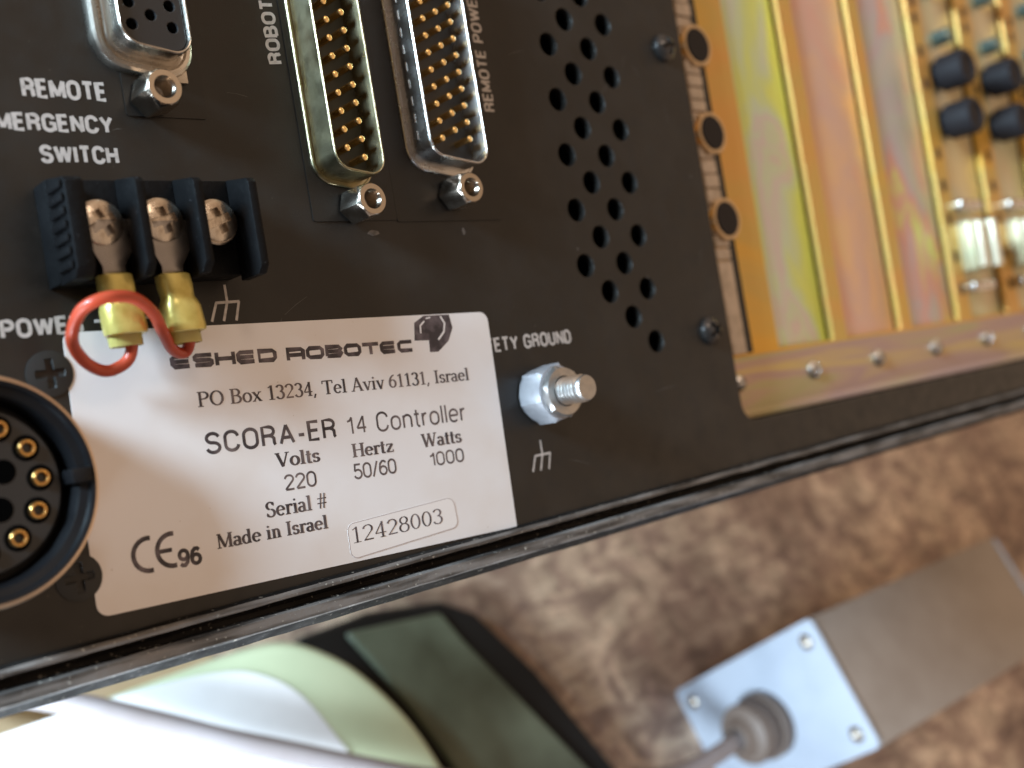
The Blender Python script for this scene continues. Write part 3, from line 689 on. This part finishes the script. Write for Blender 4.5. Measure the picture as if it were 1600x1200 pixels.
for x, y in ((-49.2, -27.0), (-49.6, -52.4)):
    putl(phillips_head(2.9, .35, .8, .32), 'mounting_screw', M['house'], (x, y, .1), soc, angle=50)

# --- rating label
LX, LY, LA = -46.92, -22.04, -.0324
def lt(u, v): return (LX + u * math.cos(LA) - v * math.sin(LA), LY + u * math.sin(LA) + v * math.cos(LA))
mb = MB()
outl = rpoly([(0, 0), (0, -35.8), (69.75, -35.8), (69.75, 0)], [1.2, 1.6, .2, 1.6], 6)
mb.prism([lt(*p) for p in outl], .0, .09, 0)
techno(mb, 'ESHED', 13.75, 29.95, -5.55, 1.75, 2, lt)
techno(mb, 'ROBOTEC', 31.3, 54.1, -5.62, 1.75, 2, lt)
# emblem: cut hexagon ring with an inner nut and light arcs
hx_ = [(54.2, -4.0), (54.6, -1.2), (56.6, -.15), (61.7, -.15), (62.1, -2.3), (60.9, -4.4), (58.6, -6.0), (56.9, -6.0), (57.0, -4.1)]
mb.poly([lt(*p) for p in hx_], .10, 2)
stroke(mb, [(59.9, -.35), (60.6, -1.5), (60.2, -2.9), (58.9, -4.1)], .32, .115, 0, lt)
stroke(mb, [(56.6, -1.0), (55.7, -1.7), (55.6, -2.9)], .28, .115, 0, lt)
stroke(mb, [(57.0, -.6), (57.9, -.45)], .22, .115, 0, lt)
serif(mb, 'PO Box 13234, Tel Aviv 61131, Israel', 16.8, 64.1, -11.0, 2.05, 1, tf=lt)
sans(mb, 'SCORA-ER', 17.1, 37.8, -17.55, 3.05, .47, z0=.1, tf=lt, gap=.24)
sans(mb, '14', 39.7, 43.2, -17.35, 2.75, .30, z0=.1, tf=lt)
sans(mb, 'Controller', 45.0, 62.3, -17.5, 3.1, .34, z0=.1, tf=lt, gap=.20)
serif(mb, 'Volts', 27.3, 34.5, -20.55, 2.0, 1, tf=lt, thin=1.2)
serif(mb, 'Hertz', 40.0, 47.5, -20.7, 2.0, 1, tf=lt, thin=1.2)
serif(mb, 'Watts', 52.9, 60.8, -20.75, 2.1, 1, tf=lt, thin=1.2)
sans(mb, '220', 28.2, 33.4, -24.0, 2.3, .30, z0=.1, tf=lt, gap=.16)
sans(mb, '50/60', 39.8, 47.5, -24.0, 2.35, .30, z0=.1, tf=lt, gap=.14)
sans(mb, '1000', 53.9, 60.75, -23.9, 2.25, .30, z0=.1, tf=lt, gap=.18)
serif(mb, 'Serial #', 24.7, 34.7, -27.25, 2.15, 1, tf=lt, thin=1.1)
serif(mb, 'Made in Israel', 16.9, 34.3, -30.2, 1.95, 1, tf=lt, thin=1.2)
def arc(cx, cy, r, a0, a1): return [(cx + r * math.cos(math.radians(a0 + (a1 - a0) * i / 14)), cy + r * math.sin(math.radians(a0 + (a1 - a0) * i / 14))) for i in range(15)]
stroke(mb, arc(7.5, -29.2, 2.1, 80, 280), .62, .1, 2, lt)
stroke(mb, arc(10.7, -29.15, 2.1, 80, 280), .62, .1, 2, lt)
stroke(mb, [(8.8, -29.15), (10.6, -29.15)], .55, .103, 2, lt)
sans(mb, '96', 11.25, 14.6, -31.75, 2.5, .52, mi=2, z0=.1, tf=lt, gap=.2)
lab = put(mb, 'rating_label', [M['label'], M['ink'], M['ink_strong']])
# stuck-on serial number
mb = MB(); sr = [(37.4, -30.2), (37.4, -35.45), (57.8, -33.9), (57.5, -29.0)]
mb.prism([lt(*p) for p in rpoly(sr, [1.2, 1.2, 1.2, 1.4], 5)], .092, .13, 0)
stroke(mb, inset(rpoly(sr, [1.2, 1.2, 1.2, 1.4], 5), .08), .11, .134, 2, lt, closed=True)
def lt2(u, v): return lt(u, v + (u - 38) * .022)
serif(mb, '12428003', 37.8, 55.0, -33.15, 2.35, 1, .14, lt2, thin=.62)
put(mb, 'serial_number_sticker', [M['serial'], M['ink_strong'], M['serial_edge']], lab)

# --- safety ground stud
GX, GY = 31.2, -39.4
mb = MB(); prof = [(2.0, 0), (2.0, 5)]; z = 5.0
while z < 11.2: prof += [(2.34, z + .26), (2.34, z + .34), (1.95, z + .58), (1.95, z + .68)]; z += .78
prof += [(2.2, 11.6), (2.0, 12.0), (.02, 12.05)]
mb.lathe(prof, (GX, GY), 32)
gs = put(mb, 'ground_stud', M['zincbolt'], angle=28)
def nut_mesh(af, z0, z1, x, y, ph, bore=2.1):
    p = MB(); n = 48
    def ring(cap, z):
        o = []
        for i in range(n):
            a = ph + 2 * PI * i / n; q = (2 * PI * i / n + 1e-9) % (PI / 3) - PI / 6; r = min(af / 2 / math.cos(q), cap); o.append((x + r * math.cos(a), y + r * math.sin(a), z))
        return o
    c = af / 2
    p.loft([ring(c * 1.02, z0), ring(c * 1.16, z0 + .55), ring(c * 1.16, z1 - .55), ring(c * 1.01, z1)], 0, False, False)
    p.lathe([(c * 1.01, z1), (c * .95, z1 + .02), (bore + .5, z1 + .02), (bore, z1 - .5)], (x, y), n); return p
put(nut_mesh(8.9, .25, 5.3, GX, GY, .25), 'hex_nut', M['zincdull'], gs, angle=25)
put(nut_mesh(7.8, 5.32, 6.8, GX, GY, .75), 'jam_nut', M['zincbolt'], gs, angle=25)
# --- panel screws
for x, y, a in ((80.0, 25.1, .2), (79.5, -32.2, .7)):
    o = putl(phillips_head(2.75, 2.1, 1.6, .30), 'panel_screw', M['blackscrew'], (x, y, .3), angle=50); o.rotation_euler = (0, 0, a)

# --- card cage
ZF = -8.0
slots = [(113.2, 135.4), (141.2, 166.4), (172.0, 197.2), (204.4, 226.0), (234.2, 256.0), (264.0, 286.0)]
notch_shade = []
for xb in (201.0, 230.6, 260.4):
    for y in (51.6, 47.0, 37.6, 28.4, 8.8, -.2, -9.6, -20.0, -29): notch_shade.append(rect(xb - .75, xb + .75, y - 1.5, y + 1.5))
mb = MB(); sheet(rect(87.4, 305, -38.7, 91), [rect(a, b, -37.4, 88) for a, b in slots], ZF - 1.6, ZF, mb, 0, .22)
for nn in notch_shade: mb.prism(nn, ZF + .02, ZF + .25, 1)  # thin black pads laid on the sheet as painted notch shade
cage = put(mb, 'card_cage', [M['cage'], M['rubber_and_shade']])
mb = MB(); mb.loft([[(x, -38.2, ZF + .02), (x, -38.2, ZF + .6), (x, -49.6, ZF + .6), (x, -50.4, ZF + 1.0), (x, -50.9, ZF + 2.2), (x, -51.3, ZF + 2.2), (x, -51.3, ZF + .02)] for x in (88, 304)])
put(mb, 'screw_flange', M['flange'], cage, angle=20)
for (a, b), mm, nm in zip(slots[:3], ('z1', 'z2', 'z3'), ('pale green and grey', 'salmon and orange', 'lilac grey')):
    mb = MB(); mb.box(a - 1.5, b - .6, -39, 89.5, ZF - 3.2, ZF - 1.65)
    o = put(mb, 'blank_cover', M[mm], cage, bevel=.2); o['label'] = nm + ' iridescent blank slot cover'
for x in (95.6, 123.6, 151.6, 180.0, 208.6, 236.4, 264):
    o = putl(phillips_head(2.15 if x > 100 else 1.9, 1.7, 1.2, .3), 'cage_screw', M['bright'], (x, -43.6, ZF + .7), cage, angle=50); o.rotation_euler = (0, 0, x)
for i, (a, b) in enumerate(slots[3:]):
    mb = MB(); mb.box(a - 1.5, b - .6, -39, 89.5, ZF - 3.2, ZF - 1.65)
    card = put(mb, 'card_bracket', M['z4'], bevel=.2)
    xc = (a + b) / 2 - 2.0
    for y in (31.8, 18.1):
        p = MB(); p.lathe([(3.9, 0), (3.9, 1.6), (5.1, 1.8), (5.1, 8.4), (4.6, 9.2), (3.4, 9.4), (3.0, 8.9), (.02, 8.8)], n=32)
        putl(p, 'plug_cap', M['rubber_and_shade'], (xc - 1.4, y, ZF - 1.7), card, angle=40)
    p = MB(); p.prism(hexa(0, 0, 4.2, .3), 0, 4.5, 0, .5); putl(p, 'jackscrew', M['teal'], (xc + 1.2, 42.6, ZF - 1.7), card)
    p = MB(); p.prism(hexa(0, 0, 4.2, .3), 0, 4.5, 0, .5); putl(p, 'jackscrew', M['teal'], (xc + 1.2, 57, ZF - 1.7), card)
    p = MB(); p.box(-5.6, 5.6, -7.2, 7.2, 0, 5.8)
    o = putl(p, 'ribbon_socket', M['z4'], (xc - 3.4, -17.6, ZF - 1.7), card, bevel=1.2, seg=3)
    p = MB(); p.box(-4.6, -1.0, -6.4, 6.4, 5.81, 7.6); p.box(1.6, 5.0, -6.6, 6.6, 5.81, 8.4)
    putl(p, 'glare_bar', M['cream'], (xc - 3.4, -17.6, ZF - 1.7), card, bevel=.5)  # raised bars whose cream colour imitates overexposed glare
    for y in (-6.2, -29.0):
        p = MB(); p.box(-6.2, 6.2, -1.5, 1.5, 0, 4.6); putl(p, 'latch_bar', M['bright'], (xc - 3.4, y, ZF - 1.7), card, bevel=.7, seg=3)
# gasket strip and the three jack sockets beside the panel's edge
mb = MB(); y = -37.5
first = True
while y < 88:
    ln = 20.5 if first else random.uniform(2.6, 3.6); first = False
    mb.box(95.4, 100.2, y, y + ln - .35, ZF + .02, ZF + random.uniform(.9, 1.3)); y += ln
put(mb, 'edge_gasket', M['strip'], cage, bevel=.15)
mb = MB(); mb.box(100.4, 103.0, -37.5, 88, ZF + .02, ZF + .4); put(mb, 'gap_shade_strip', M['house'], cage)  # black strip laid on the sheet as the shade of a gap
for y in (67.6, 48.6, 29.6, 10.4, -8.4):
    p = nut_mesh(8.9, 0, 1.9, 0, 0, .1, 3.3); j = putl(p, 'jack_socket', M['nut'], (99.5, y, ZF + .2), cage)
    p = MB(); p.lathe([(3.75, 0), (3.75, 2.0), (3.5, 2.2), (.02, 2.2)], n=28); putl(p, 'jack_plug', M['rubber_and_shade'], (99.5, y, ZF + .2), cage)

# ================================================================== red wire link across the two terminals
JB = (-37, -24, 0)
jw = thing('wire_link', 'short looped red wire with yellow sleeved ends bridging two terminal screws', 'wire', JB)
W_ = [(-40.51, -22.6, 5), (-40.13, -24.95, 4.5), (-40.91, -26.85, 4), (-43.33, -27.75, 3.6), (-45.78, -26.76, 4.2), (-47.86, -24.86, 6), (-48.62, -23.16, 8), (-48.1, -21.07, 10), (-46.8, -20.13, 11.6), (-44.42, -19.75, 12), (-41.53, -20.06, 11), (-38.43, -21.66, 8.5), (-36.43, -23.85, 6), (-34.3, -25.85, 3.5), (-32.4, -26.3, 2.6), (-31.9, -25.11, 3.5), (-32.5, -23.0, 5)]
def spline(P, n=8):
    P = [Vector(p) for p in P]; out = []
    for i in range(len(P) - 1):
        a, b, c, d = P[max(0, i - 1)], P[i], P[i + 1], P[min(len(P) - 1, i + 2)]
        for k in range(n):
            t = k / n; out.append(.5 * ((2 * b) + (c - a) * t + (2 * a - 5 * b + 4 * c - d) * t * t + (3 * b - a - 3 * c + d) * t ** 3))
    out.append(P[-1]); return out
mb = MB(); mb.tube(spline(W_), .77, 16); mb.build('insulated_wire', M['red'], jw, off=JB)
def ell(cx, y, cz, rx, rz, n=28, sq=2.6):
    o = []
    for i in range(n):
        a = 2 * PI * i / n; c, s_ = math.cos(a), math.sin(a)
        o.append((cx + rx * math.copysign(abs(c) ** (2 / sq), c), y, cz + rz * math.copysign(abs(s_) ** (2 / sq), s_)))
    return o
for (xt, xb, yt) in ((-41.3, -40.85, -16.0), (-33.6, -32.9, -16.3)):
    sx_ = lambda y: xt + (xb - xt) * (yt - y) / 7.6
    P = lambda dy: yt - dy
    mb = MB(); g = [(-6.9, 3.0), (-4, 3.0), (-2.6, 2.4), (-1.0, 1.5), (.4, 1.5)]
    mb.loft([[(xt - w_, P(d), z), (xt + w_, P(d), z), (xt + w_, P(d), z + .8), (xt - w_, P(d), z + .8)] for (d, w_), z in zip(g, (5.5, 5.5, 5.4, 5.0, 4.8))])
    st = mb.build('spade_terminal', M['tongue'], jw, off=JB, bevel=.15)
    mb = MB()
    mb.loft([ell(sx_(P(d)), P(d), 5.1, rx, rz) for d, rx, rz in ((0, 2.0, 1.55), (.15, 2.2, 1.75), (1.6, 2.22, 1.85), (2.6, 2.12, 1.8), (3.1, 2.1, 1.75), (3.6, 2.35, 1.95), (4.3, 2.62, 2.1), (6.9, 2.70, 2.1), (7.5, 2.62, 2.0), (7.62, 2.35, 1.75), (7.4, 1.9, 1.3))], 0, True, True)
    mb.build('insulating_sleeve', M['yellow'], st, off=JB)
    mb = MB(); mb.loft([ell(sx_(P(d)), P(d), 4.4, rx, rz) for d, rx, rz in ((7.2, 2.2, 1.5), (8.0, 2.15, 1.45), (9.0, 2.1, 1.35), (9.0, 1.85, 1.1), (7.9, 1.85, 1.15))], 0, False, False)
    mb.build('sleeve_skirt', M['yellow_thin'], st, off=JB)

# ================================================================== things on the table behind (world mm, table at z = 0)
BB = (257, -101.5, 0)
bx = thing('equipment_box', 'taupe metal box with pale blue end plate and round cable gland', 'box', BB, panel=False)
mb = MB(); mb.box(199.12, 316.58, -123.1, -79.7, .3, 71.5); mb.build('case', M['taupe'], bx, off=BB, bevel=.8)
for xa, xb in ((197, 199.1), (316.6, 318.8)):
    mb = MB(); rr = rpoly(rect(-123.2, -79.6, 0, 71.6), 2.5, 5)
    mb.loft([[(x, y, z) for y, z in rr] for x in (xa, xb)]); e_ = mb.build('end_plate', M['bluepl'], bx, off=BB, bevel=.35)
    if xa < 200:
        for y, z in ((-85.8, 65.5), (-85.8, 6), (-117, 65.5), (-117, 6)):
            p = phillips_head(2.6, 1.4, 1.0, .3); o = p.build('plate_screw', M['nickel'], e_, angle=50)
            o.location = Vector((197 - BB[0], y - BB[1], z)) * S; o.rotation_euler = (0, -PI / 2, 0)
GYY, GZZ = -103, 34
mb = MB(); mb.lathe([(r * .76, z * .9) for r, z in ((14.5, 0), (14.5, 4.5), (13.8, 5), (11.5, 5.2), (11.5, 6.4), (13.2, 6.6), (13.2, 13), (12.4, 14.2), (8.5, 15.5), (6.0, 19), (5.2, 19.2), (4.2, 17))], n=28)
gl = mb.build('cable_gland', M['gland'], bx, angle=30); gl.location = Vector((197 - BB[0], GYY - BB[1], GZZ)) * S; gl.rotation_euler = (0, -PI / 2, 0)
cp = [(196, -103, 34), (184, -103.2, 33), (160, -104.4, 30), (130, -98.5, 29), (98, -87.2, 29), (72, -75.6, 30), (53.5, -64.9, 29), (36.5, -54.4, 28), (22, -46, 28), (7.5, -36.7, 28), (-9, -26.6, 28), (-22, -18, 24), (-34, -8, 14), (-50, 10, 4), (-80, 40, 4)]
mb = MB(); mb.tube(spline(cp, 6), 2.9, 14); mb.build('cable', M['cable'], bx, off=BB)

TB = (10, -90, 0)
tub = thing('storage_tray', 'rounded pale green plastic tray with a bright white sheet lying on it', 'tray', TB, panel=False)
def smooth(P, n=8): return [(p.x, p.y) for p in spline([(x, y, 0) for x, y in P], n)]
edge = smooth([(-60, -28), (-20, -25.4), (18, -23.5), (40, -22.6), (52, -24.2), (62, -30.5), (70.5, -39.8), (79, -56), (83.5, -73.4), (85.5, -91), (86, -130)]) + [(84, -190), (-60, -190)]
mb = MB(); mb.loft([[(x, y, z) for x, y in inset(edge, d)] for d, z in ((1.5, .45), (.3, 8), (0, 17), (.5, 19.5), (1.6, 21.2), (3.2, 21.8))])
mb.build('tray_body', M['palegreen'], tub, off=TB, angle=60)
edge = smooth([(-64, -29), (-26.5, -26.6), (5, -26.0), (27, -27.6), (39, -31.4), (49, -40.8), (55.6, -58), (58.4, -70), (60, -90), (60, -130)], 8) + [(60, -186), (-64, -186)]
mb = MB(); mb.loft([[(x, y, z) for x, y in edge] for z in (21.85, 22.4)])
mb.build('white_sheet', M['white'], tub, off=TB)

CB = (116, -76, 0)
case = thing('flat_case', 'flat dull green case with a black shadow shape built round it, lying on the brown board beside the tray', 'case', CB, panel=False)
mb = MB(); mb.prism(rpoly([(62, -21.5), (88, -20.0), (115, -23.6), (126, -31), (139, -56), (152, -95), (163, -130), (91, -130), (88, -91), (86, -73), (81, -55.5), (73, -39.5)], [1, 2, 4, 6, 6, 2, 2, 1, 1, 1, 1, 1], 4), .4, 7, 0, 1.2)  # black border shaped as the shadows on both sides of the green lid
mb.build('case_shade_border', M['shade_border'], case, off=CB)
mb = MB(); mb.prism(rpoly([(77, -24.6), (112, -27.6), (116, -38.6), (140.8, -92), (157.5, -128), (107, -128), (98.5, -92), (94.5, -74), (88.5, -53), (82, -36)], [1, 3, 3, 1, 1, 1, 1, 1, 1, 1], 4), 7.03, 8.6, 0, .8)
mb.build('case_lid', M['darkgreen'], case, off=CB)
mb = MB(); mb.prism([(-150, 10), (-60, 12), (30, -4), (46, -30), (60, -120), (60, -205), (-150, -205)], .1, .4)
o = mb.build('card_sheet', M['tan'], off=(-20, -110, 0)); o.location = Vector((-20, -110, 0)) * S
tag(o, 'loose tan card lying on the board beneath the pale tray', 'card')
